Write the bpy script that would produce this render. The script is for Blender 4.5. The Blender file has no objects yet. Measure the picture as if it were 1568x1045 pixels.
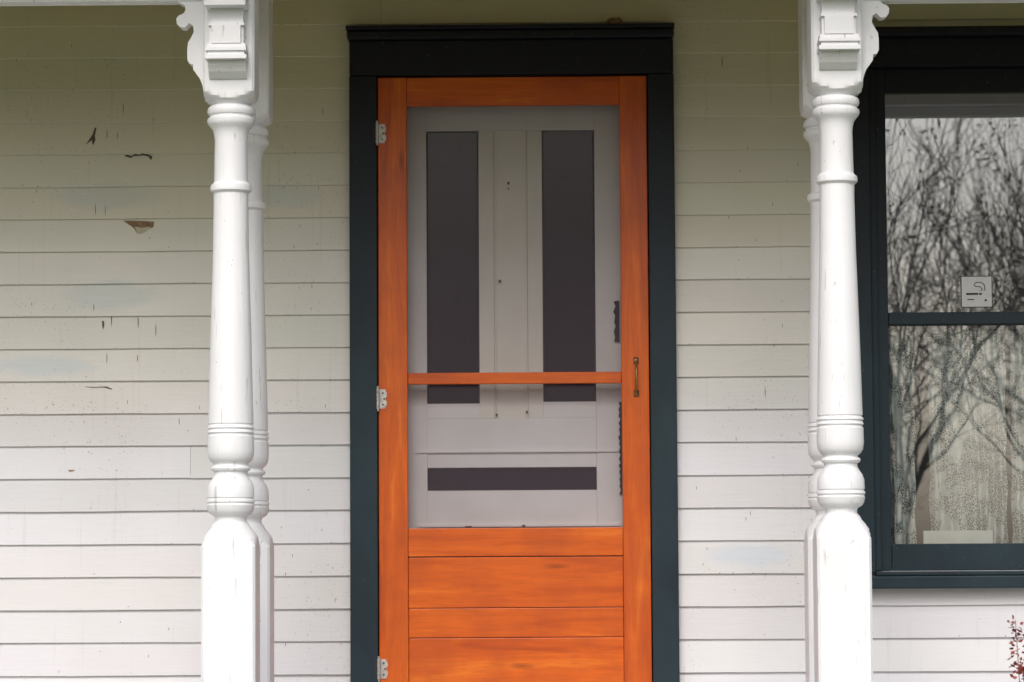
import bpy, bmesh, math, random
from mathutils import Vector, Matrix, noise
random.seed(7)
scene=bpy.context.scene
EYE=0.55            # eye level above porch floor (m)
WD=9.4              # distance viewer - wall (m)
# elevation-drawing units -> metres (for a given distance plane)
def X(u,D=WD): return (u-840)*D/4588.0
def H(v,D=WD): return EYE+(327+.9975*(522-v))/(488-.00756*(522-v))*D/WD

# ---------------------------------------------------------------- materials
def newmat(n):
    m=bpy.data.materials.new(n); m.use_nodes=True
    nt=m.node_tree; b=nt.nodes['Principled BSDF']
    return m,nt,b
def N(nt,t,**k):
    n=nt.nodes.new(t)
    for a,v in k.items():
        if a in n.inputs: n.inputs[a].default_value=v
        else: setattr(n,a,v)
    return n
def mapping(nt,scale,loc=(0,0,0),rand=False):
    tc=N(nt,'ShaderNodeTexCoord'); mp=N(nt,'ShaderNodeMapping')
    mp.inputs['Scale'].default_value=scale; mp.inputs['Location'].default_value=loc
    nt.links.new(tc.outputs['Object'],mp.inputs['Vector'])
    if rand:
        oi=N(nt,'ShaderNodeObjectInfo'); m=N(nt,'ShaderNodeMath',operation='MULTIPLY'); m.inputs[1].default_value=37
        nt.links.new(oi.outputs['Random'],m.inputs[0])
        va=N(nt,'ShaderNodeVectorMath',operation='ADD')
        nt.links.new(mp.outputs[0],va.inputs[0]); nt.links.new(m.outputs[0],va.inputs[1])
        return va.outputs[0]
    return mp.outputs[0]
def noise_n(nt,vec,scale,detail=4,rough=.55,dist=0):
    n=N(nt,'ShaderNodeTexNoise'); n.inputs['Scale'].default_value=scale
    n.inputs['Detail'].default_value=detail; n.inputs['Roughness'].default_value=rough
    n.inputs['Distortion'].default_value=dist
    nt.links.new(vec,n.inputs['Vector']); return n.outputs['Fac']
def ramp(nt,fac,stops):
    r=N(nt,'ShaderNodeValToRGB'); e=r.color_ramp.elements
    while len(e)<len(stops): e.new(.5)
    for i,(p,c) in enumerate(stops):
        e[i].position=p; e[i].color=(*c,1) if len(c)==3 else c
    nt.links.new(fac,r.inputs[0]); return r.outputs[0]
def mix(nt,fac,a,b,mode='MIX'):
    m=N(nt,'ShaderNodeMix',data_type='RGBA',blend_type=mode)
    for inp,v in ((0,fac),(6,a),(7,b)):
        if isinstance(v,(int,float)): m.inputs[inp].default_value=v
        elif isinstance(v,tuple): m.inputs[inp].default_value=(*v,1) if len(v)==3 else v
        else: nt.links.new(v,m.inputs[inp])
    return m.outputs[2]
def bump(nt,b,h,strength=.3,dist=.002):
    n=N(nt,'ShaderNodeBump'); n.inputs['Strength'].default_value=strength; n.inputs['Distance'].default_value=dist
    nt.links.new(h,n.inputs['Height']); nt.links.new(n.outputs[0],b.inputs['Normal'])
G=lambda v:(v,v,v)
def scaled(nt,s,k):
    m=N(nt,'ShaderNodeMath',operation='MULTIPLY'); m.inputs[1].default_value=k
    nt.links.new(s,m.inputs[0]); return m.outputs[0]

def mat_siding():
    m,nt,b=newmat('aged_white_clapboard_paint')
    big=noise_n(nt,mapping(nt,(1,1,1)),1.6,2)
    c=ramp(nt,big,[(.3,(.72,.71,.72)),(.6,(.79,.785,.81))])
    at=N(nt,'ShaderNodeAttribute',attribute_name='tone')
    c=mix(nt,1.0,c,at.outputs['Color'],'MULTIPLY')
    # old touch-up patches of bluish primer
    warp=noise_n(nt,mapping(nt,(1,1,2.2)),9,2)
    for (u,v,su,sv) in ((165,300,80,22),(170,452,75,24),(440,300,60,18),(60,560,80,16),(1150,850,70,18)):
        zc=H(v+(u-784)*.0061); sc=(488/su,0,488/sv)
        mp=mapping(nt,sc,(-X(u)*sc[0],0,-zc*sc[2]))
        ln=N(nt,'ShaderNodeVectorMath',operation='LENGTH'); nt.links.new(mp,ln.inputs[0])
        ad=N(nt,'ShaderNodeMath',operation='ADD'); nt.links.new(ln.outputs['Value'],ad.inputs[0]); nt.links.new(warp,ad.inputs[1])
        c=mix(nt,ramp(nt,scaled(nt,ad.outputs[0],.36),[(.40,G(.6)),(.60,G(0))]),c,(.60,.67,.74))
    s=noise_n(nt,mapping(nt,(55,5,2.2)),1,2,.6)
    sm=ramp(nt,s,[(.62,G(0)),(.80,G(.25))])
    c=mix(nt,sm,c,(.46,.42,.37))
    k=noise_n(nt,mapping(nt,(1,1,1)),150,1,.5)
    kkm=ramp(nt,big,[(.40,G(1)),(.52,G(0))])
    km=ramp(nt,k,[(.70,G(0)),(.73,G(.6))])
    c=mix(nt,mix(nt,1.0,km,kkm,'MULTIPLY'),c,(.28,.25,.22))
    h=noise_n(nt,mapping(nt,(160,10,9)),1,2,.5)
    hm=ramp(nt,h,[(.775,G(0)),(.795,G(.7))])
    c=mix(nt,hm,c,(.22,.19,.15))
    # porch-ceiling shade painted into the colour with height, plus mild yellow grime
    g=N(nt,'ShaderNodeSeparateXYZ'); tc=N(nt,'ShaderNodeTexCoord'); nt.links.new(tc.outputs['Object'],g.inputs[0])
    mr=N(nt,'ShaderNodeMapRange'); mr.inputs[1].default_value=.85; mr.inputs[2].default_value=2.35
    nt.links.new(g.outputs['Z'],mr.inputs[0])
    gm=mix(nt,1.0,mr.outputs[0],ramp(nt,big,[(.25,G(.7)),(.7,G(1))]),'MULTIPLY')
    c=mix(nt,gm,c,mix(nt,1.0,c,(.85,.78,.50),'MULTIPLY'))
    nt.links.new(c,b.inputs['Base Color']); b.inputs['Roughness'].default_value=.55
    f=noise_n(nt,mapping(nt,(6,6,60)),1.5,4,.6)
    bump(nt,b,f,.35,.002)
    return m
def mat_white(n='white_trim_paint',col=(.88,.88,.90),crack=.6):
    m,nt,b=newmat(n)
    a=noise_n(nt,mapping(nt,(1,1,1),rand=True),5,2)
    c=ramp(nt,a,[(.3,tuple(v*.96 for v in col)),(.6,col)])
    h=noise_n(nt,mapping(nt,(80,80,4.5),rand=True),1,3,.6,.3)
    hm=ramp(nt,h,[(.665,G(0)),(.69,G(crack))])
    c=mix(nt,hm,c,(.42,.39,.36))
    k=noise_n(nt,mapping(nt,(1,1,.6),rand=True),60,3,.6)
    km=ramp(nt,k,[(.69,G(0)),(.72,G(crack))])
    c=mix(nt,km,c,(.48,.45,.41))
    nt.links.new(c,b.inputs['Base Color']); b.inputs['Roughness'].default_value=.45
    f=noise_n(nt,mapping(nt,(1,1,.35),rand=True),55,4,.65)
    bump(nt,b,mix(nt,.6,f,h),.55,.003)
    return m
def mat_teal():
    m,nt,b=newmat('dark_teal_trim_paint')
    a=noise_n(nt,mapping(nt,(1,1,.5)),6,3)
    c=ramp(nt,a,[(.3,(.010,.022,.031)),(.7,(.018,.037,.048))])
    # light gradient put into the colour: upper trim fades to near-black navy
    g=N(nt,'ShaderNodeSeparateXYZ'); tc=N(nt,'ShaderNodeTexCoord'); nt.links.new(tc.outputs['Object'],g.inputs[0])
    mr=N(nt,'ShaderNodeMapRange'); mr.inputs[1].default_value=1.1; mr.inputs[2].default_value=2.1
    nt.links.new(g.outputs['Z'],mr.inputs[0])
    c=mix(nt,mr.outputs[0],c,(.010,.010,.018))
    k=noise_n(nt,mapping(nt,(1,1,1)),120,2)
    c=mix(nt,ramp(nt,k,[(.70,G(0)),(.73,G(.5))]),c,(.12,.13,.13))
    nt.links.new(c,b.inputs['Base Color']); b.inputs['Roughness'].default_value=.5
    b.inputs['Specular IOR Level'].default_value=.3
    bump(nt,b,noise_n(nt,mapping(nt,(1,1,.25)),40,4,.6),.4,.002)
    return m
def mat_wood(n,axis):
    m,nt,b=newmat(n)
    sc=(1.1,10,15) if axis=='x' else (15,10,1.1)
    v=mapping(nt,sc,rand=True)
    g=noise_n(nt,v,1.5,4,.55,1.1)
    c=ramp(nt,g,[(.25,(.42,.058,.006)),(.42,(.60,.098,.006)),(.60,(.70,.130,.007)),(.78,(.80,.21,.018))])
    fg=noise_n(nt,mapping(nt,tuple(s*6 for s in sc),rand=True),2,2,.6)
    c=mix(nt,ramp(nt,fg,[(.48,G(0)),(.78,G(.45))]),c,(.38,.055,.006))
    ks=(2.2,1,9) if axis=='x' else (9,1,2.2)
    vo=N(nt,'ShaderNodeTexVoronoi'); vo.inputs['Scale'].default_value=1.1
    nt.links.new(mapping(nt,ks,rand=True),vo.inputs['Vector'])
    c=mix(nt,ramp(nt,vo.outputs['Distance'],[(.03,G(.75)),(.12,G(0))]),c,(.20,.030,.004))
    d=noise_n(nt,mapping(nt,(1,1,1),rand=True),5.5,3)
    c=mix(nt,ramp(nt,d,[(.38,G(.45)),(.56,G(0))]),c,(.42,.065,.010))
    nt.links.new(c,b.inputs['Base Color']); b.inputs['Roughness'].default_value=.36
    b.inputs['Specular IOR Level'].default_value=.4
    bump(nt,b,mix(nt,.5,g,fg),.2,.001)
    return m
def mat_plain(n,c1,c2=None,scale=8,rough=.6,metal=0,bs=.2):
    m,nt,b=newmat(n); c2=c2 or tuple(v*.7 for v in c1)
    a=noise_n(nt,mapping(nt,(1,1,1)),scale,3)
    nt.links.new(ramp(nt,a,[(.3,c2),(.65,c1)]),b.inputs['Base Color'])
    b.inputs['Roughness'].default_value=rough; b.inputs['Metallic'].default_value=metal
    if bs: bump(nt,b,noise_n(nt,mapping(nt,(1,1,1)),scale*5,2),bs,.002)
    return m
def mat_glass():
    m=bpy.data.materials.new('old_window_glass'); m.use_nodes=True; nt=m.node_tree; nt.nodes.clear()
    o=N(nt,'ShaderNodeOutputMaterial'); t=N(nt,'ShaderNodeBsdfTransparent'); t.inputs[0].default_value=(.90,.93,.92,1)
    g=N(nt,'ShaderNodeBsdfGlossy'); g.inputs['Roughness'].default_value=.0; g.inputs[0].default_value=(.96,.98,1,1)
    mx=N(nt,'ShaderNodeMixShader'); mx.inputs[0].default_value=.30
    bp=N(nt,'ShaderNodeBump'); bp.inputs['Strength'].default_value=.06; bp.inputs['Distance'].default_value=.004
    nt.links.new(noise_n(nt,mapping(nt,(1,1,.6)),5,1),bp.inputs['Height']); nt.links.new(bp.outputs[0],g.inputs['Normal'])
    nt.links.new(t.outputs[0],mx.inputs[1]); nt.links.new(g.outputs[0],mx.inputs[2]); nt.links.new(mx.outputs[0],o.inputs[0]); return m
def mat_alpha(n,color,fac_builder):
    m=bpy.data.materials.new(n); m.use_nodes=True; nt=m.node_tree; nt.nodes.clear()
    o=N(nt,'ShaderNodeOutputMaterial'); t=N(nt,'ShaderNodeBsdfTransparent'); d=N(nt,'ShaderNodeBsdfDiffuse'); d.inputs[0].default_value=(*color,1)
    mx=N(nt,'ShaderNodeMixShader'); f=fac_builder(nt)
    if isinstance(f,float): mx.inputs[0].default_value=f
    else: nt.links.new(f,mx.inputs[0])
    nt.links.new(t.outputs[0],mx.inputs[1]); nt.links.new(d.outputs[0],mx.inputs[2]); nt.links.new(mx.outputs[0],o.inputs[0]); return m
def lace_fac(nt):
    vo=N(nt,'ShaderNodeTexVoronoi',feature='DISTANCE_TO_EDGE'); vo.inputs['Scale'].default_value=140
    nt.links.new(mapping(nt,(1,.3,1)),vo.inputs['Vector'])
    net=ramp(nt,vo.outputs['Distance'],[(.06,G(.8)),(.18,G(.12))])
    fl=noise_n(nt,mapping(nt,(1,.3,.7)),22,2,.5)
    fm=ramp(nt,fl,[(.48,G(0)),(.58,G(.75))])
    return mix(nt,1.0,net,fm,'LIGHTEN')
def screen_fac(nt):
    n=noise_n(nt,mapping(nt,(1,1,1)),2.5,2)
    return ramp(nt,n,[(.3,G(.27)),(.7,G(.33))])

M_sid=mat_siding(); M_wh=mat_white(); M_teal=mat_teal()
M_wx=mat_wood('orange_stained_wood_rail','x'); M_wz=mat_wood('orange_stained_wood_stile','z')
M_glass=mat_glass()
M_lace=mat_alpha('lace_fabric',(.84,.87,.84),lace_fac)
M_screen=mat_alpha('insect_screen_mesh',(.13,.105,.13),screen_fac)
M_door=mat_plain('pale_grey_door_paint',(.90,.87,.87),(.81,.78,.77),4,.5,0,.15)
M_door2=mat_plain('cream_door_paint',(.89,.84,.77),(.82,.77,.70),4,.5,0,.15)
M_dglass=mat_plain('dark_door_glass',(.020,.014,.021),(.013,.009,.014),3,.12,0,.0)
M_dark=mat_plain('dark_interior_plaster',(.09,.09,.09),(.06,.06,.06),8,.8,0,0)
M_steel=mat_plain('zinc_hinge_metal',(.62,.60,.58),(.40,.36,.33),60,.4,.6)
M_brass=mat_plain('worn_brass',(.42,.24,.10),(.25,.15,.08),60,.4,.8)
M_blk=mat_plain('black_iron',(.02,.02,.02),(.012,.012,.012),50,.6)
M_woodbare=mat_plain('bare_weathered_wood',(.33,.20,.11),(.16,.10,.06),60,.8)
M_crack=mat_plain('paint_crack_shadow',(.13,.10,.075),(.07,.055,.045),60,.9)
M_flake=mat_plain('lifted_paint_flake',(.62,.58,.45),(.50,.44,.30),60,.8)
M_floor=mat_plain('grey_porch_floor_paint',(.34,.34,.34),(.24,.24,.23),3,.5)
M_ceil=mat_plain('cream_ceiling_paint',(.55,.48,.22),(.47,.40,.18),3,.6)
M_roof=mat_plain('asphalt_shingles',(.09,.09,.09),(.05,.05,.05),20,.9)
M_grass=mat_plain('lawn_grass',(.10,.13,.04),(.06,.08,.03),6,.95,0,.8)
M_path=mat_plain('concrete_path',(.36,.35,.33),(.26,.25,.24),5,.9)
M_bark=mat_plain('tree_bark',(.34,.31,.30),(.24,.22,.21),20,.9,0,0)
M_leaf=mat_plain('spring_leaves',(.42,.34,.12),(.22,.24,.08),3,.7,0,0)
M_red=mat_plain('red_leaves',(.34,.05,.04),(.20,.04,.03),10,.6)
M_sign=mat_plain('sticker_film',(.62,.62,.62),(.56,.56,.56),20,.5)
M_paper=mat_plain('white_card',(.75,.75,.70),(.68,.68,.62),20,.7)

# ---------------------------------------------------------------- helpers
def link(o,parent=None):
    scene.collection.objects.link(o)
    if parent: o.parent=parent
    return o
def empty(n):
    o=bpy.data.objects.new(n,None); o.empty_display_size=.2; return link(o)
def mesh_obj(n,bm,mat,parent=None,smooth=False):
    me=bpy.data.meshes.new(n); bmesh.ops.recalc_face_normals(bm,faces=bm.faces[:]); bm.to_mesh(me); bm.free()
    if isinstance(mat,(list,tuple)):
        for q in mat: me.materials.append(q)
    else: me.materials.append(mat)
    if smooth:
        for p in me.polygons: p.use_smooth=True
    return link(bpy.data.objects.new(n,me),parent)
def add_box(bm,x0,x1,y0,y1,z0,z1,mi=0):
    vs=[bm.verts.new((x,y,z)) for x in (x0,x1) for y in (y0,y1) for z in (z0,z1)]
    fs=[bm.faces.new([vs[i] for i in q]) for q in ((0,1,3,2),(4,6,7,5),(0,4,5,1),(2,3,7,6),(0,2,6,4),(1,5,7,3))]
    for f in fs: f.material_index=mi
    return vs
def box(n,x0,x1,y0,y1,z0,z1,mat,parent=None,bev=.002):
    bm=bmesh.new(); add_box(bm,x0,x1,y0,y1,z0,z1)
    if bev: bmesh.ops.bevel(bm,geom=bm.edges[:],offset=bev,segments=2,affect='EDGES',profile=.5)
    return mesh_obj(n,bm,mat,parent)
def add_prism(bm,pts,y0,y1,axis='y',off=0,mi=0):
    def mk(a,z,t): return (a,t,z) if axis=='y' else (t,a,z)
    A=[bm.verts.new(mk(a,z,y0)) for a,z in pts]; B=[bm.verts.new(mk(a,z,y1)) for a,z in pts]
    fs=[bm.faces.new(A),bm.faces.new(B[::-1])]
    n=len(pts)
    for i in range(n): fs.append(bm.faces.new((A[i],A[(i+1)%n],B[(i+1)%n],B[i])))
    for f in fs: f.material_index=mi
def add_cyl(bm,c,r,h,axis='z',seg=16):
    rot={'z':Matrix(),'y':Matrix.Rotation(math.pi/2,4,'X'),'x':Matrix.Rotation(math.pi/2,4,'Y')}[axis]
    bmesh.ops.create_cone(bm,cap_ends=True,segments=seg,radius1=r,radius2=r,depth=h,matrix=Matrix.Translation(c)@rot)

house=empty('clapboard_house')
# ---------------------------------------------------------------- key dims
DX0,DX1=X(580),X(993); CX0,CX1=X(536.5),X(1034.5)
ZT=H(118)
WX0=X(1359.5); WX1=WX0+.78; WTRIM0=.915; WTRIM1=WX1+.15
WZT,WZB=H(147),H(836)
# ---------------------------------------------------------------- siding
pitch=.1022; zref=H(380.5); LIP=.0115
def board_bottom(z):
    k=math.floor((z-zref)/pitch+1e-6); return zref+k*pitch
def wall_y(z):
    b=board_bottom(z); t=(z-b)/pitch
    return -LIP+(LIP-.0025)*t
bm=bmesh.new(); col=bm.loops.layers.color.new('tone')
openings=[(-.58,.36,-.1,ZT+.08),(.96,WX1+.10,WZB-.05,WZT+.08)]
kmin=int(math.floor((-.05-zref)/pitch)); kmax=int((5.2-zref)/pitch)
XL,XR=-4.6,4.6
for k in range(kmin,kmax):
    zb=zref+k*pitch; zc=zb+pitch/2
    runs=[(XL,XR)]
    for (a,b_,c,d) in openings:
        if c<zc<d:
            nr=[]
            for (p,q) in runs:
                if p<a<q or p<b_<q:
                    if p<a: nr.append((p,a))
                    if b_<q: nr.append((b_,q))
                else: nr.append((p,q))
            runs=nr
    seams=sorted(random.uniform(XL,XR) for _ in range(2))
    for (p,q) in runs:
        xs=[p]+[s for s in seams if p+.3<s<q-.3]+[q]
        for i in range(len(xs)-1):
            a,e=xs[i],xs[i+1]
            if i>0: a+=.0004
            if i<len(xs)-2: e-=.0004
            t=random.uniform(.965,1.02); tt=(t,t*random.uniform(.99,1.005),t*random.uniform(.975,1.0),1)
            n=max(2,int((e-a)/.09)); dz=random.uniform(-.0009,.0009); dy=random.uniform(-.0009,.0006)
            rows=[]
            for j in range(n+1):
                x=a+(e-a)*j/n
                jz=dz+.0016*noise.noise(Vector((x*3,k*3.3,0)))+random.uniform(-.0004,.0004); jy=dy+.0016*noise.noise(Vector((x*2,k*5.1,9)))
                rows.append([bm.verts.new(v) for v in ((x,.004,zb+jz),(x,-LIP+.0012+jy,zb+jz),(x,-LIP+jy,zb+jz+.0015),(x,-LIP*.62+jy*.6,zb+pitch*.5),(x,-.0012,zb+pitch+.012))])
            for j in range(n):
                for r in range(4):
                    f=bm.faces.new((rows[j][r],rows[j+1][r],rows[j+1][r+1],rows[j][r+1]))
                    for l in f.loops: l[col]=tt
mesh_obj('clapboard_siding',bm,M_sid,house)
bm=bmesh.new()
def rect(x0,x1,z0,z1): add_box(bm,x0,x1,.005,.10,z0,z1)
rect(XL,-.57,-.8,5.2); rect(.35,.97,-.8,5.2); rect(WX1+.08,XR,-.8,5.2)
rect(-.57,.35,ZT+.06,5.2); rect(-.57,.35,-.8,-.03); rect(.97,WX1+.08,WZT+.06,5.2); rect(.97,WX1+.08,-.8,WZB-.04)
mesh_obj('wall_sheathing',bm,M_dark,house)
bm=bmesh.new()
for (x0,x1,z0,z1) in ((-1,.62,-.03,2.6),(.64,3.2,-.03,2.6)):
    add_box(bm,x0,x1,3.2,3.3,z0,z1); add_box(bm,x0-.02,x0,.1,3.3,z0,z1); add_box(bm,x1,x1+.0195,.1,3.3,z0,z1)
    add_box(bm,x0,x1,.1,3.2,z1,z1+.05); add_box(bm,x0,x1,.1,3.2,z0-.05,z0)
mesh_obj('room_interior',bm,M_dark,house)
bm=bmesh.new()
add_box(bm,XL,XL+.1,.101,8,-.8,5.2); add_box(bm,XR-.1,XR,.101,8,-.8,5.2); add_box(bm,XL+.1,XR-.1,7.9,8,-.8,5.2)
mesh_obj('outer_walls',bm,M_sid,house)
bm=bmesh.new(); add_prism(bm,[(-.35,5.15),(4,7.8),(8.35,5.15),(8.35,5.3),(4,7.98),(-.35,5.3)],XL-.3,XR+.3,'x')
mesh_obj('main_roof',bm,M_roof,house)
box('corner_board_1',XL-.02,XL+.1,-.03,.004,-.8,5.2,M_teal,house); box('corner_board_2',XR-.1,XR+.02,-.03,.004,-.8,5.2,M_teal,house)
# ---------------------------------------------------------------- porch
FD=8.3; FY=-1.1
def HP(v): return H(v,FD)
zbeam=HP(-10)
bm=bmesh.new()
x=-3.2
while x<3.2:
    add_box(bm,x,x+.085,-1.42,-.016,-.03,0); x+=.088
mesh_obj('porch_floor',bm,M_floor,house)
box('porch_skirt',-3.2,3.2,-1.38,-1.34,-.8,-.031,M_wh,house)
box('porch_ceiling',-3.2,3.2,FY+.075,-.016,2.345,2.38,M_ceil,house)
box('porch_beam',-3.25,3.25,FY-.07,FY+.07,zbeam,2.45,M_wh,house,.004)
bm=bmesh.new(); add_prism(bm,[(-1.6,2.47),(-.016,2.95),(-.016,3.03),(-1.65,2.53)],-3.4,3.4,'x')
mesh_obj('porch_roof',bm,M_roof,house)
box('porch_fascia',-3.4,3.4,-1.66,-1.63,2.38,2.55,M_wh,house)
box('porch_step_1',-.9,.7,-1.75,-1.425,-.42,-.18,M_floor,house); box('porch_step_2',-.9,.7,-2.05,-1.755,-.8,-.42,M_floor,house)
for s,(a,b_) in enumerate(((-3.2,-.96),(.88,3.2))):
    box('beam_spandrel_%d'%(s+1),a,b_,FY-.03,FY+.03,HP(0 if s==0 else 8),zbeam-.001,M_wh,house)

# ---------------------------------------------------------------- posts
def post(cx,cy,dz,side,front):
    k=FD/4588
    P=[(128,200,39.5),(136,60,39.5),(144,52,39.5),(150,46,39.5),(154,40,39.5),(157,35,39.5),(159.5,30,None),(161,29,None),
     (163,33,None),(166,35.5,None),(171,36.5,None),(175,35,None),(177,32,None),(179,32.5,None),(182,36,None),(187,36.5,None),(191,34.5,None),(195,31,None),(199,28,None),(206,26,None),(215,25,None),(278,26,None),
     (281,28,None),(283,31,None),(288,32,None),(292,31.5,None),(294,29,None),(296,27,None),(310,26.5,None),(400,28,None),(500,31,None),(600,33.5,None),(648,34.5,None),
     (650,32.5,None),(652,35,None),(655,36,None),(657,33.5,None),(659,35,None),(662,36,None),(664,34,None),(666,34,None),(668,35.5,None),(676,35.5,None),(690,35.8,None),(700,34.5,None),(706,31,None),(710,26,None),(712,26,None),(714,29.5,None),(717,30.5,None),(720,29,None),(722,25.5,None),(726,25.5,None),
     (732,28,None),(738,32.5,None),(746,35.5,None),(758,36,None),(761,36,None),(763,34,None),(765,36.5,None),(768,37,None),(770,34.8,None),(773,36.5,None),(781,35,None),(786,32,None),(789,27,None),(791,24.5,None),(797,24,None),(799,25,None),
     (802,28,41),(808,31,41),(815,37,41),(822,43,41),(829,49,41),(836,56,41),(842,200,41)]
    SEG=64; bm=bmesh.new(); rings=[]
    levels=[(2.385,200,39.5)]+[(HP(v-2.6)+dz,r,w) for v,r,w in P]+[(0.0,200,41.2)]
    for z,r,w in levels:
        ring=[]
        for i in range(SEG):
            th=2*math.pi*(i+.5)/SEG; c,s=math.cos(th),math.sin(th); rr=r
            if w is not None:
                sq=w/max(abs(c),abs(s)); rr=min(sq,r,w*1.36)
            rr*=k
            ring.append(bm.verts.new((rr*c,rr*s,z)))
        rings.append(ring)
    for a,b_ in zip(rings,rings[1:]):
        for i in range(SEG): bm.faces.new((a[i],a[(i+1)%SEG],b_[(i+1)%SEG],b_[i]))
    bm.faces.new(rings[0]); bm.faces.new(rings[-1][::-1])
    hh=lambda v:HP(v-2.6)+dz
    o=bmesh.new()
    out=[(39,-8),(86,-8),(80,4),(70,9),(69,17),(73,22),(79,24),(83,29),(82,37),(77,42),(70,43),(66,39),(63,36),(57,40),(56,50),(60,58),(65,66),(66,76),(66,92),(63,98),(57,99),(57,107),(52,114),(47,120),(43,130),(40,142),(38.6,150),(36,157),(30,157)]
    def poly(sgn): return [(sgn*a*k,hh(v)) for a,v in out]+[(sgn*30*k,hh(-8))]
    if side: add_prism(o,poly(side),-.026,.026,'y')
    if front:
        # bracket facing the yard: stacked, non-coplanar pieces
        def bx(w,v0,v1,d): add_box(o,-w*k,w*k,-d*k,-30*k,hh(v1),hh(v0))
        bx(26,-8,2.8,96)
        bx(31,3,7.8,92); bx(27,8,15.8,88); bx(31.5,16,22.5,92)
        bx(25,22.7,45.8,62); bx(27.5,46,50,72); bx(22,50.2,76.8,74); bx(26,50.3,76.7,66); bx(29.5,77,83.8,72)
        bx(31,84,88.8,80); bx(28,89,94.8,76); bx(31.5,95,101,80)
        add_prism(o,[(-30*k,hh(101.2)),(-64*k,hh(101.2)),(-63*k,hh(108)),(-57*k,hh(117)),(-48*k,hh(123)),(-43*k,hh(126)),(-30*k,hh(126))],-28.5*k,28.5*k,'x')
    ob=mesh_obj('porch_post',bm,M_wh)
    for p in ob.data.polygons: p.use_smooth=True
    ob.data.set_sharp_from_angle(angle=math.radians(32))
    ob.location=(cx,cy,0)
    if side or front:
        bmesh.ops.bevel(o,geom=[e for e in o.edges if len(e.link_faces)==2 and e.calc_face_angle(0)>1.2],offset=.0014,segments=1,affect='EDGES')
        b2=mesh_obj('scroll_bracket',o,M_wh,ob)
    else: o.free()
    return ob
post(-.881,FY,0,-1,True); post(.803,FY,.012,1,True)
post(-.881,-.67,0,0,False); post(.815,-.67,.012,0,False)

# ---------------------------------------------------------------- door casing
df=bpy.data.objects.new('door_frame',None); link(df,house)
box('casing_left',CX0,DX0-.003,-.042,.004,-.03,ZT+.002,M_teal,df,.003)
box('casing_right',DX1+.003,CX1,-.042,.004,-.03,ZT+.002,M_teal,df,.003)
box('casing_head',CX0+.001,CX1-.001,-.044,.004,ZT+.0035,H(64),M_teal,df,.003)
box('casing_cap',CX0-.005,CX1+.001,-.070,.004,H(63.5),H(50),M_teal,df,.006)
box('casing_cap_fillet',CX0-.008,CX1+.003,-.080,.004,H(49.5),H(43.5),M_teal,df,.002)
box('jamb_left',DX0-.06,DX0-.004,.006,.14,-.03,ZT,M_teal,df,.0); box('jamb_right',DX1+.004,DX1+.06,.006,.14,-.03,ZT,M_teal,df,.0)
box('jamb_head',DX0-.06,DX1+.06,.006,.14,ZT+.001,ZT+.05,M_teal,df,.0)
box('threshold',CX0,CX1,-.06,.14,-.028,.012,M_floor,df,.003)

# ---------------------------------------------------------------- screen door
sd=empty('screen_door')
y0,y1=-.032,-.002; SX0,SX1=X(624.5),X(951)
box('stile_left',DX0,SX0,y0,y1,.02,ZT-.003,M_wz,sd,.003); box('stile_right',SX1,DX1,y0,y1,.02,ZT-.003,M_wz,sd,.003)
e=.0006
box('top_rail',SX0+e,SX1-e,y0+.001,y1-.001,H(163),ZT-.004,M_wx,sd,.002)
box('mid_rail',SX0+e,SX1-e,y0+.004,y1-.001,H(588),H(570.5),M_wx,sd,.003)
box('lock_rail',SX0+e,SX1-e,y0+.001,y1-.001,H(851),H(808),M_wx,sd,.002)
zz=[852,930,975.5,1062,1105]
for i in range(4): box('panel_board_%d'%(i+1),SX0+e,SX1-e,y0+.006+.001*(i%2),y1-.004,H(zz[i+1])+.0008,H(zz[i])-.0008,M_wx,sd,.002)
box('bottom_rail',SX0+e,SX1-e,y0+.001,y1-.001,.02,H(1105)-.001,M_wx,sd,.002)
bm=bmesh.new(); vs=[bm.verts.new(v) for v in ((SX0-.01,-.012,H(815)),(SX1+.01,-.012,H(815)),(SX1+.01,-.012,H(155)),(SX0-.01,-.012,H(155)))]; bm.faces.new(vs)
mesh_obj('insect_screen',bm,M_screen,sd)
for i,v in enumerate((205,610,1022)):
    zc=H(v); hx=DX0-.002; bm=bmesh.new()
    add_box(bm,hx+.004,hx+.024,-.0345,-.0322,zc-.030,zc+.030)
    add_box(bm,hx+.024,hx+.028,-.0345,-.0322,zc-.022,zc-.006); add_box(bm,hx+.024,hx+.028,-.0345,-.0322,zc+.006,zc+.022)
    n1=len(bm.faces)
    add_box(bm,hx-.012,hx-.002,-.0450,-.0422,zc-.028,zc+.028)
    for j in range(5): add_cyl(bm,(hx+.001,-.046,zc-.026+j*.013),.0048,.0122,'z',14)
    add_cyl(bm,(hx+.001,-.046,zc+.036),.0038,.006,'z',12); add_cyl(bm,(hx+.001,-.046,zc-.036),.0038,.006,'z',12)
    bm.faces.ensure_lookup_table()
    for f in bm.faces[n1:n1+6]: f.material_index=1
    n0=len(bm.faces)
    for dz in (-.018,0,.018):
        add_cyl(bm,(hx+.016+(.004 if dz==0 else 0),-.0349,zc+dz),.0030,.0012,'y',10)
    bm.faces.ensure_lookup_table()
    for f in bm.faces[n0:]: f.material_index=1
    mesh_obj('hinge_%d'%(i+1),bm,[M_steel,M_blk],sd)
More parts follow.
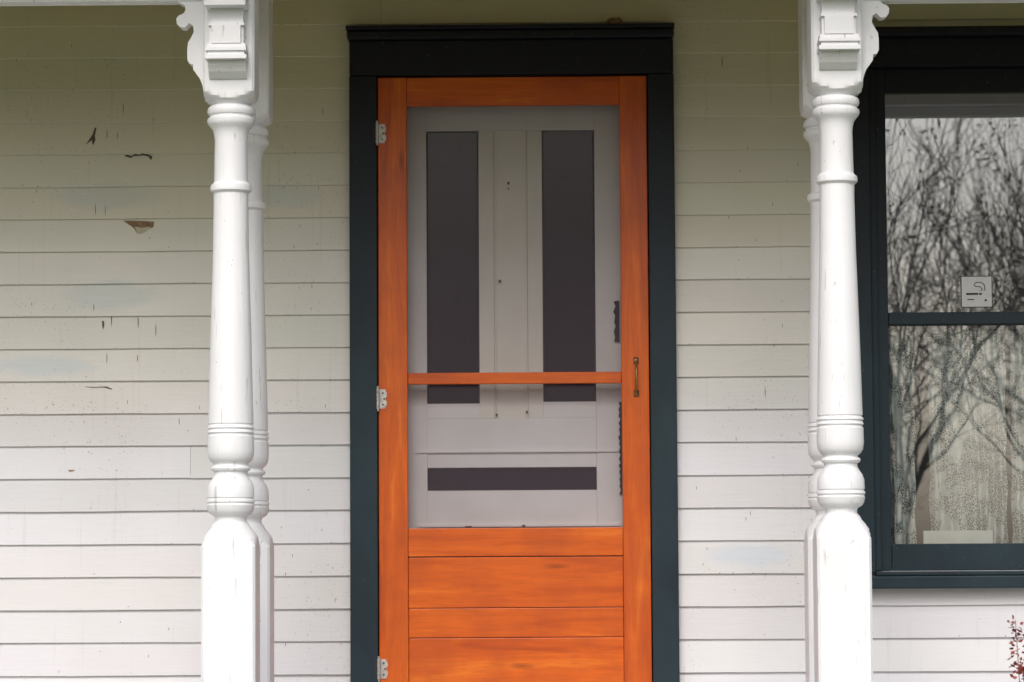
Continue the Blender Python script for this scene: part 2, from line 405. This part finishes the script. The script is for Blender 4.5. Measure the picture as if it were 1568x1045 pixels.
def tube(bm,pts,rs,seg=8,mi=0):
    prev=None
    for i,p in enumerate(pts):
        d=(pts[min(i+1,len(pts)-1)]-pts[max(i-1,0)]).normalized()
        u=d.cross(Vector((.31,.2,.93)) if abs(d.z)<.9 else Vector((1,0.1,0))).normalized(); w=d.cross(u)
        r=rs[i] if hasattr(rs,'__len__') else rs
        ring=[bm.verts.new(p+(u*math.cos(2*math.pi*j/seg)+w*math.sin(2*math.pi*j/seg))*r) for j in range(seg)]
        if prev:
            for j in range(seg): bm.faces.new((prev[j],prev[(j+1)%seg],ring[(j+1)%seg],ring[j]))
        prev=ring
bm=bmesh.new(); hx=X(973); za,zb_=H(606),H(552)
pts=[Vector((hx,-.034,zb_-.006)),Vector((hx,-.058,zb_-.018)),Vector((hx,-.064,(za+zb_)/2)),Vector((hx,-.058,za+.018)),Vector((hx,-.034,za+.006))]
tube(bm,pts,.0038)
for z in (zb_-.004,za+.004): add_box(bm,hx-.008,hx+.008,-.0355,-.0325,z-.010,z+.010)
mesh_obj('pull_handle',bm,M_brass,sd,True)

# ---------------------------------------------------------------- inner door
fd=bpy.data.objects.new('front_door',None); link(fd,house)
D2=9.475; yd=.062
def x2(u): return X(u,D2)
def z2(v): return H(v,D2)
gl=[(654,734,203,617),(831.5,911.5,201,615),(656,915,716,750)]
def slab(n,u0,u1,v0,v1,dy=0,bev=.0012,mat=None): box(n,x2(u0),x2(u1),yd+dy,yd+.04,z2(v1),z2(v0),mat or M_door,fd,bev)
slab('stile_hinge',600,653.8,120,1118,0,0); slab('stile_lock',912,975,120,1118)
slab('rail_top',654,911.8,120,200.5,.0,0); 
slab('mullion_left',734.2,757,200.7,640,0,0,M_door2); slab('mullion_right',808.5,831.3,200.7,640,0,0,M_door2)
slab('centre_panel',757.2,808.3,200.7,640,.005,0,M_door2)
slab('below_glass_left',654,734,617.5,640,0,0); slab('below_glass_right',831.5,911.8,615.5,640,0,0)
slab('rail_lock_upper',654,911.8,640.2,690,0,0); slab('rail_lock_lower',654,911.8,691.5,715.5,.003)
slab('rail_under_glass',654,911.8,750.5,803,0,0); slab('lower_panel',654,911.8,804.5,1118,.006)
for i,(a,b_,c,d) in enumerate(gl):
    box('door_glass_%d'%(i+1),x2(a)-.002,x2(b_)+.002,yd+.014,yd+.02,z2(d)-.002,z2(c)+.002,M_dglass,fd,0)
    t=.0045
    bm=bmesh.new(); xa,xb,za,zb_=x2(a),x2(b_),z2(d),z2(c)
    add_box(bm,xa+.0004,xa+t,yd+.003,yd+.0138,za,zb_); add_box(bm,xb-t,xb-.0004,yd+.003,yd+.0138,za,zb_)
    mesh_obj('glazing_bead_%d'%(i+1),bm,M_blk,fd)
bm=bmesh.new()
for u in (758.5,807):
    add_box(bm,x2(u)-.0018,x2(u)+.0018,yd-.0030,yd+.0045,z2(640),z2(168))
add_box(bm,x2(636),x2(945),yd-.007,yd-.0002,z2(692.5),z2(689.5))
add_box(bm,x2(640),x2(948),yd-.006,yd-.0002,z2(806),z2(802.5))
mesh_obj('door_mouldings',bm,M_door,fd)
def ragged(n,u0,u1,v0,v1,y,mat,par,steps=16):
    bm=bmesh.new(); pts=[]
    for i in range(steps+1):
        v=v0+(v1-v0)*i/steps; pts.append((x2(u0+(2.2 if i%2 else 0)+random.uniform(0,1.4)),z2(v+random.uniform(-1.5,1.5))))
    pts+= [(x2(u1),z2(v1)),(x2(u1),z2(v0))]
    add_prism(bm,pts,y,y+.004); mesh_obj(n,bm,mat,par)
ragged('rim_lock_plate',939,948,462,525,yd-.010,M_blk,fd,8)
ragged('worn_weatherstrip',945,952,616,757,yd-.010,M_blk,fd,26)
bm=bmesh.new()
for (u,v,r) in ((780,282,1.6),(766,432,1.8),(780,290,.9),(806,632,1.5),(760,636,1.5),(716,806,5),(800,807,2.5)):
    add_box(bm,x2(u-r),x2(u+r),yd-.0075,yd-.0065,z2(v+1.2),z2(v-1.2-r*(r<3)))
mesh_obj('door_paint_chips',bm,M_crack,fd)

# ---------------------------------------------------------------- window
wn=bpy.data.objects.new('sash_window',None); link(wn,house)
WI0=WX0-.052; WI1=WX1+.052
zh0=H(110); zh1=H(52)
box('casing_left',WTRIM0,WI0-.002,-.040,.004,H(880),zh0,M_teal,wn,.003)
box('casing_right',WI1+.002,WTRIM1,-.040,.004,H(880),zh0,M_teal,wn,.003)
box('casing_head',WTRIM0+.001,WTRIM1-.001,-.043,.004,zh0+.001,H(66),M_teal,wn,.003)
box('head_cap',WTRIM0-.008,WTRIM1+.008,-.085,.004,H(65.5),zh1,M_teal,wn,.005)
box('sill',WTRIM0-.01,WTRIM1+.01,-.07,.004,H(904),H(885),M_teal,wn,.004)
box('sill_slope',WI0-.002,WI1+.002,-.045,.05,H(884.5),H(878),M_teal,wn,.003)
for n,a,b_ in (('sash_stile_left',WI0,WX0),('sash_stile_right',WX1,WI1)):
    box(n,a,b_,-.006,.045,H(877),zh0-.001,M_teal,wn,.002)
box('stop_left',WI0-.0015,WI0+.018,-.022,-.0065,H(877),zh0-.001,M_teal,wn,.002)
box('sash_top',WX0+e,WX1-e,-.005,.045,WZT,zh0-.001,M_teal,wn,.002)
box('meeting_rail',WX0+e,WX1-e,-.010,.045,H(501),H(482.5),M_teal,wn,.002)
box('sash_bottom',WX0+e,WX1-e,-.005,.045,H(877),WZB,M_teal,wn,.002)
def pane(n,x0,x1,z0,z1,y):
    bm=bmesh.new(); bm.faces.new([bm.verts.new(v) for v in ((x0,y,z0),(x1,y,z0),(x1,y,z1),(x0,y,z1))]); mesh_obj(n,bm,M_glass,wn)
pane('upper_glass',WX0-.004,WX1+.004,H(490),WZT+.004,.012); pane('lower_glass',WX0-.004,WX1+.004,WZB-.004,H(490),.026)
box('sill_card',X(1412),X(1518),.06,.075,WZB-.01,H(816),M_paper,wn,.001)
# lace curtain: gathered panels hung from the meeting rail, with slim gaps between them
lc=empty('lace_curtain')
for pi,(cx0,cx1,top) in enumerate(((X(1366),X(1404),508),(X(1426),X(1545),508),(X(1552),WX1-.01,508))):
    bm=bmesh.new(); n=110; cols=[]
    for i in range(n+1):
        t=i/n; fq=(cx1-cx0)*150
        colv=[]
        for j in range(15):
            s=j/14; xx=cx0+(cx1-cx0)*(t+.10*math.sin(s*2.6+pi)*math.sin(math.pi*t))
            colv.append(bm.verts.new((xx+.003*math.sin(j*1.7+i*.3),.10+.020*math.cos(t*fq+math.sin(t*9)*2+.12*j),WZB+j*(H(top)-WZB)/14)))
        cols.append(colv)
    for i in range(n):
        for j in range(14): bm.faces.new((cols[i][j],cols[i+1][j],cols[i+1][j+1],cols[i][j+1]))
    mesh_obj('lace_panel_%d'%(pi+1),bm,M_lace,lc,True)

# no smoking sticker
sg=empty('no_smoking_sign')
sx0,sx1,sz0,sz1=X(1472),X(1520),H(475),H(427); ys=.010
bm=bmesh.new(); add_box(bm,sx0,sx1,ys-.001,ys,sz0,sz1); mesh_obj('sticker_film',bm,M_sign,sg)
bm=bmesh.new(); t=.0020; yy0,yy1=ys-.002,ys-.0011
add_box(bm,sx0,sx1,yy0,yy1,sz0,sz0+t); add_box(bm,sx0,sx1,yy0,yy1,sz1-t,sz1); add_box(bm,sx0,sx0+t,yy0,yy1,sz0+t,sz1-t); add_box(bm,sx1-t,sx1,yy0,yy1,sz0+t,sz1-t)
cxm,czm=(sx0+sx1)/2,(sz0+sz1)/2
add_box(bm,cxm-.033,cxm+.005,yy0,yy1,czm-.010,czm-.004); add_box(bm,cxm+.008,cxm+.016,yy0,yy1,czm-.010,czm-.004)
sm=[(.012,.002),(.018,.008),(.010,.016),(-.004,.016),(-.008,.022),(-.002,.029),(.014,.029),(.024,.022),(.026,.008),(.022,.002)]
for (a,b_),(c,d) in zip(sm,sm[1:]):
    v=Vector((c-a,d-b_)); nn=Vector((-v.y,v.x)).normalized()*.0011
    add_prism(bm,[(cxm+a+nn.x,czm+b_+nn.y),(cxm+c+nn.x,czm+d+nn.y),(cxm+c-nn.x,czm+d-nn.y),(cxm+a-nn.x,czm+b_-nn.y)],yy0+random.uniform(0,.0002),yy1)
add_box(bm,cxm-.030,cxm-.008,yy0,yy1,czm-.026,czm-.023); add_cyl(bm,(cxm+.028,(yy0+yy1)/2,czm-.027),.0035,.0008,'y',12)
mesh_obj('cigarette_symbol',bm,M_blk,sg)

# ---------------------------------------------------------------- paint damage on the siding
dm=bpy.data.objects.new('peeling_paint',None); link(dm,house)
def patch(bm,u,v,pts,lift=.0012,mi=0,s=1.0):
    x0,z0=X(u),H(v+(u-784)*.0061)
    vs=[]
    for a,b_ in pts:
        z=z0-s*b_/488; x=x0+s*a/488
        vs.append(bm.verts.new((x,wall_y(z)-lift,z)))
    f=bm.faces.new(vs); f.material_index=mi
bm=bmesh.new()
patch(bm,140,208,[(-10,12),(-4,4),(0,-3),(3,-13),(5,-12),(3,-1),(4,5),(1,13),(-1,5),(-6,9)],.0015,0,1.1)
patch(bm,196,238,[(-8,-1),(-2,-2),(3,0),(5,-1),(10,-3),(15,-2),(20,-4),(30,-2),(36,1),(34,7),(30,1),(22,-1),(14,0),(8,0),(3,3),(-4,1)],.0015,0,1.0)
patch(bm,214,343,[(-26,-6),(-10,-6),(6,-5),(20,-4),(19,4),(10,7),(2,11),(-5,13),(-9,6),(-14,2),(-20,-2)],.0012,1,1.05)
patch(bm,214,343,[(-8,3),(4,5),(16,3),(10,9),(2,13),(-4,14)],.0022,2,1.05)
patch(bm,157,497,[(-2,-7),(1,-6),(2,0),(0,7),(-1,2)],.0015,0,1.0)
patch(bm,150,592,[(-22,-1),(-5,0),(12,-1),(22,3),(20,4),(8,.5),(-6,1.2),(-18,0)],.0012,0)
patch(bm,110,720,[(-6,-1),(5,-1),(4,1),(-3,2)],.0012,1)
for (u,v) in ((162,205),(178,207),(187,165),(211,493),(143,470),(170,490),(163,548),(210,548),(495,170),(1110,95),(238,505),(274,645),(1170,600),(145,320),(160,322)):
    L=random.uniform(5,11); patch(bm,u,v,[(-.4,-L),(.3,-L*.6),(.6,0),(.2,L),(-.4,L*.4)],.0012,0)
for _ in range(45):
    u=random.choice((random.uniform(5,310),random.uniform(415,530),random.uniform(1045,1225))); v=random.uniform(60,1040); L=random.uniform(2,4)
    patch(bm,u,v,[(-.3,-L),(.3,-L*.6),(.5,0),(.2,L),(-.3,L*.4)],.0012,0)
mesh_obj('paint_cracks',bm,[M_crack,M_woodbare,M_flake],dm)
bm=bmesh.new()
for _ in range(650):
    x=random.uniform(-1.9,1.9); k=random.randint(0,24); z=board_bottom(H(1045)+k*pitch)+random.choice((.001,.002,.003,.006,.012,.02,.05,.08))*random.uniform(.6,1.2)
    if -.64<x<.42 or x>.9 and z>H(904): continue
    r=random.uniform(.0005,.0017); m=random.randint(5,7)
    vs=[bm.verts.new((x+r*random.uniform(.5,2.0)*math.cos(6.283*i/m),0,z+r*random.uniform(.5,1.2)*math.sin(6.283*i/m))) for i in range(m)]
    for v in vs: v.co.y=wall_y(z)-.0016
    f=bm.faces.new(vs); f.material_index=random.choice((0,0,1))
mesh_obj('paint_chips',bm,[M_crack,M_woodbare],dm)
bm=bmesh.new(); bmesh.ops.create_icosphere(bm,subdivisions=3,radius=.022,matrix=Matrix.Translation((X(945),-.035,H(38)))@Matrix.Diagonal((1.1,.8,.75,1)))
for v in bm.verts: v.co+=Vector((noise.noise(v.co*70),noise.noise(v.co*70+Vector((5,0,0))),noise.noise(v.co*70+Vector((0,9,0)))))*.007
mesh_obj('wasp_nest',bm,M_woodbare,None,True)

# ---------------------------------------------------------------- ground, path
GZ=-.8
bm=bmesh.new(); bm.faces.new([bm.verts.new(v) for v in ((-300,-300,GZ),(300,-300,GZ),(300,300,GZ),(-300,300,GZ))]); mesh_obj('ground',bm,M_grass)
bm=bmesh.new(); bm.faces.new([bm.verts.new(v) for v in ((-.7,-16,GZ+.004),(.5,-16,GZ+.004),(.5,-2.06,GZ+.004),(-.7,-2.06,GZ+.004))]); mesh_obj('garden_path',bm,M_path)

# ---------------------------------------------------------------- red-leaved plant beside the porch
bm=bmesh.new(); px_,py_=1.15,-2.0
for s in range(9):
    top=Vector((px_+random.uniform(-.01,.16),py_+random.uniform(-.1,.1),random.uniform(.2,.33))) if s else Vector((px_-.012,py_,.385))
    base=Vector((px_+.06,py_,GZ)); pts=[base.lerp(top,t)+Vector((.015*math.sin(t*5+s),.0,0))*(1-t) for t in [i/9 for i in range(10)]]
    tube(bm,pts,[.004*(1-.8*i/9) for i in range(10)],5)
    for i in range(260):
        t=random.uniform(.6,1); p=base.lerp(top,t); d=Vector((random.uniform(-1,1),random.uniform(-1,1),random.uniform(-.6,.5))).normalized()
        L=random.uniform(.008,.019); w_=d.cross(Vector((random.random(),random.random(),random.random()))).normalized()*L*.32
        p=p+d*random.uniform(0,.018)
        bm.faces.new([bm.verts.new(q) for q in (p,p+d*L*.5+w_,p+d*L,p+d*L*.5-w_)])
mesh_obj('red_leaved_plant',bm,M_red)

# ---------------------------------------------------------------- bare trees across the yard
def tree_mesh(seed,leafy):
    R=random.Random(seed); bm=bmesh.new()
    def grow(p,d,L,r,lev):
        n=4 if lev<2 else 3; seg=7 if lev==0 else (5 if lev<3 else 3)
        pts=[p.copy()]; dd=d.copy()
        for i in range(n):
            dd=(dd+Vector((R.uniform(-1,1),R.uniform(-1,1),R.uniform(-.5,.8)))*(.12+.04*lev)).normalized()
            pts.append(pts[-1]+dd*L/n)
        rs=[max(.004,r*(1-.45*i/n)) for i in range(n+1)]
        tube(bm,pts,rs,seg)
        if lev>=4:
            if R.random()<leafy:
                for _ in range(4):
                    q=pts[-1]+Vector((R.uniform(-1,1),R.uniform(-1,1),R.uniform(-1,1)))*.10; a=Vector((R.uniform(-1,1),R.uniform(-1,1),R.uniform(-1,1))).normalized()*.03
                    b_=a.cross(Vector((R.uniform(-1,1),R.uniform(-1,1),R.uniform(-1,1)))).normalized()*.020
                    f=bm.faces.new([bm.verts.new(v) for v in (q-a,q+b_,q+a,q-b_)]); f.material_index=1
            return
        nc=[4,5,4,4][lev]
        for c in range(nc):
            t=R.uniform(.3,1) if c else 1.0
            idx=min(n-1,int(t*n)); q=pts[idx].lerp(pts[idx+1],t*n-idx) if t<1 else pts[-1]
            ax=Vector((R.uniform(-1,1),R.uniform(-1,1),R.uniform(-1,1))).normalized()
            nd=(Matrix.Rotation(R.uniform(.4,1.0) if c else .15,3,ax)@dd)
            nd=(nd+Vector((0,0,.15))).normalized()
            grow(q,nd,L*R.uniform(.62,.88),max(.005,r*R.uniform(.42,.6)),lev+1)
    for _ in range(3):
        grow(Vector((R.uniform(-.3,.3),R.uniform(-.3,.3),0)),Vector((R.uniform(-.35,.35),R.uniform(-.3,.3),1)).normalized(),2.5,.055,0)
    me=bpy.data.meshes.new('bare_tree'); bm.to_mesh(me); bm.free(); me.materials.append(M_bark); me.materials.append(M_leaf); return me
meshes=[tree_mesh(s,l) for s,l in ((3,.10),(11,.5),(23,.15))]
Rr=random.Random(5)
for i,(x,y,s) in enumerate([(3.9,-26,1.0),(6.8,-30,1.05),(0.4,-31,1.1),(10.5,-27,1.1),(-4,-28,1.1),(-9,-33,1.2),(15,-34,1.3)]):
    o=bpy.data.objects.new('bare_tree',meshes[i%3]); o.location=(x,y,GZ); o.rotation_euler=(0,0,Rr.uniform(0,6.28)); o.scale=(s,s,s); link(o)
dist=empty('distant_trees')
for i in range(16):
    o=bpy.data.objects.new('distant_tree_%d'%i,meshes[i%3]); s=Rr.uniform(1.0,1.5); o.location=(-42+i*5.8+Rr.uniform(-1,1),Rr.uniform(-80,-60),GZ); o.rotation_euler=(0,0,Rr.uniform(0,6.28)); o.scale=(s,s,s); link(o,dist)

# ---------------------------------------------------------------- light
w=bpy.data.worlds.new('World'); scene.world=w; w.use_nodes=True; nt=w.node_tree
sky=nt.nodes.new('ShaderNodeTexSky'); sky.sky_type='NISHITA'; sky.sun_disc=False
EL=math.radians(42); sky.sun_elevation=EL; sky.sun_rotation=math.radians(188); sky.dust_density=4; sky.air_density=1
hs=nt.nodes.new('ShaderNodeHueSaturation'); hs.inputs['Saturation'].default_value=.6
nt.links.new(sky.outputs[0],hs.inputs['Color']); nt.links.new(hs.outputs[0],nt.nodes['Background'].inputs[0]); nt.nodes['Background'].inputs[1].default_value=.15
sun=bpy.data.lights.new('sun','SUN'); sun.energy=1.5; sun.angle=math.radians(36); sun.color=(1,.975,.98)
so=link(bpy.data.objects.new('sun',sun))
so.rotation_euler=Vector((math.sin(math.radians(8))*math.cos(EL),math.cos(math.radians(8))*math.cos(EL),-math.sin(EL))).to_track_quat('-Z','Y').to_euler()

# ---------------------------------------------------------------- camera
cam=bpy.data.cameras.new('camera'); co=link(bpy.data.objects.new('camera',cam)); scene.camera=co
cam.lens=36*4600/1568; cam.clip_end=1000; cam.clip_start=.1
co.matrix_world=Matrix.Translation((0,-WD,EYE))@Matrix.Rotation(math.radians(.7),4,'Z')@Matrix.Rotation(math.radians(90+4.08),4,'X')@Matrix.Rotation(math.radians(-.35),4,'Z')
cam.dof.use_dof=True; cam.dof.focus_distance=9.2; cam.dof.aperture_fstop=8
scene.view_settings.view_transform='Standard'; scene.view_settings.look='None'; scene.view_settings.exposure=0
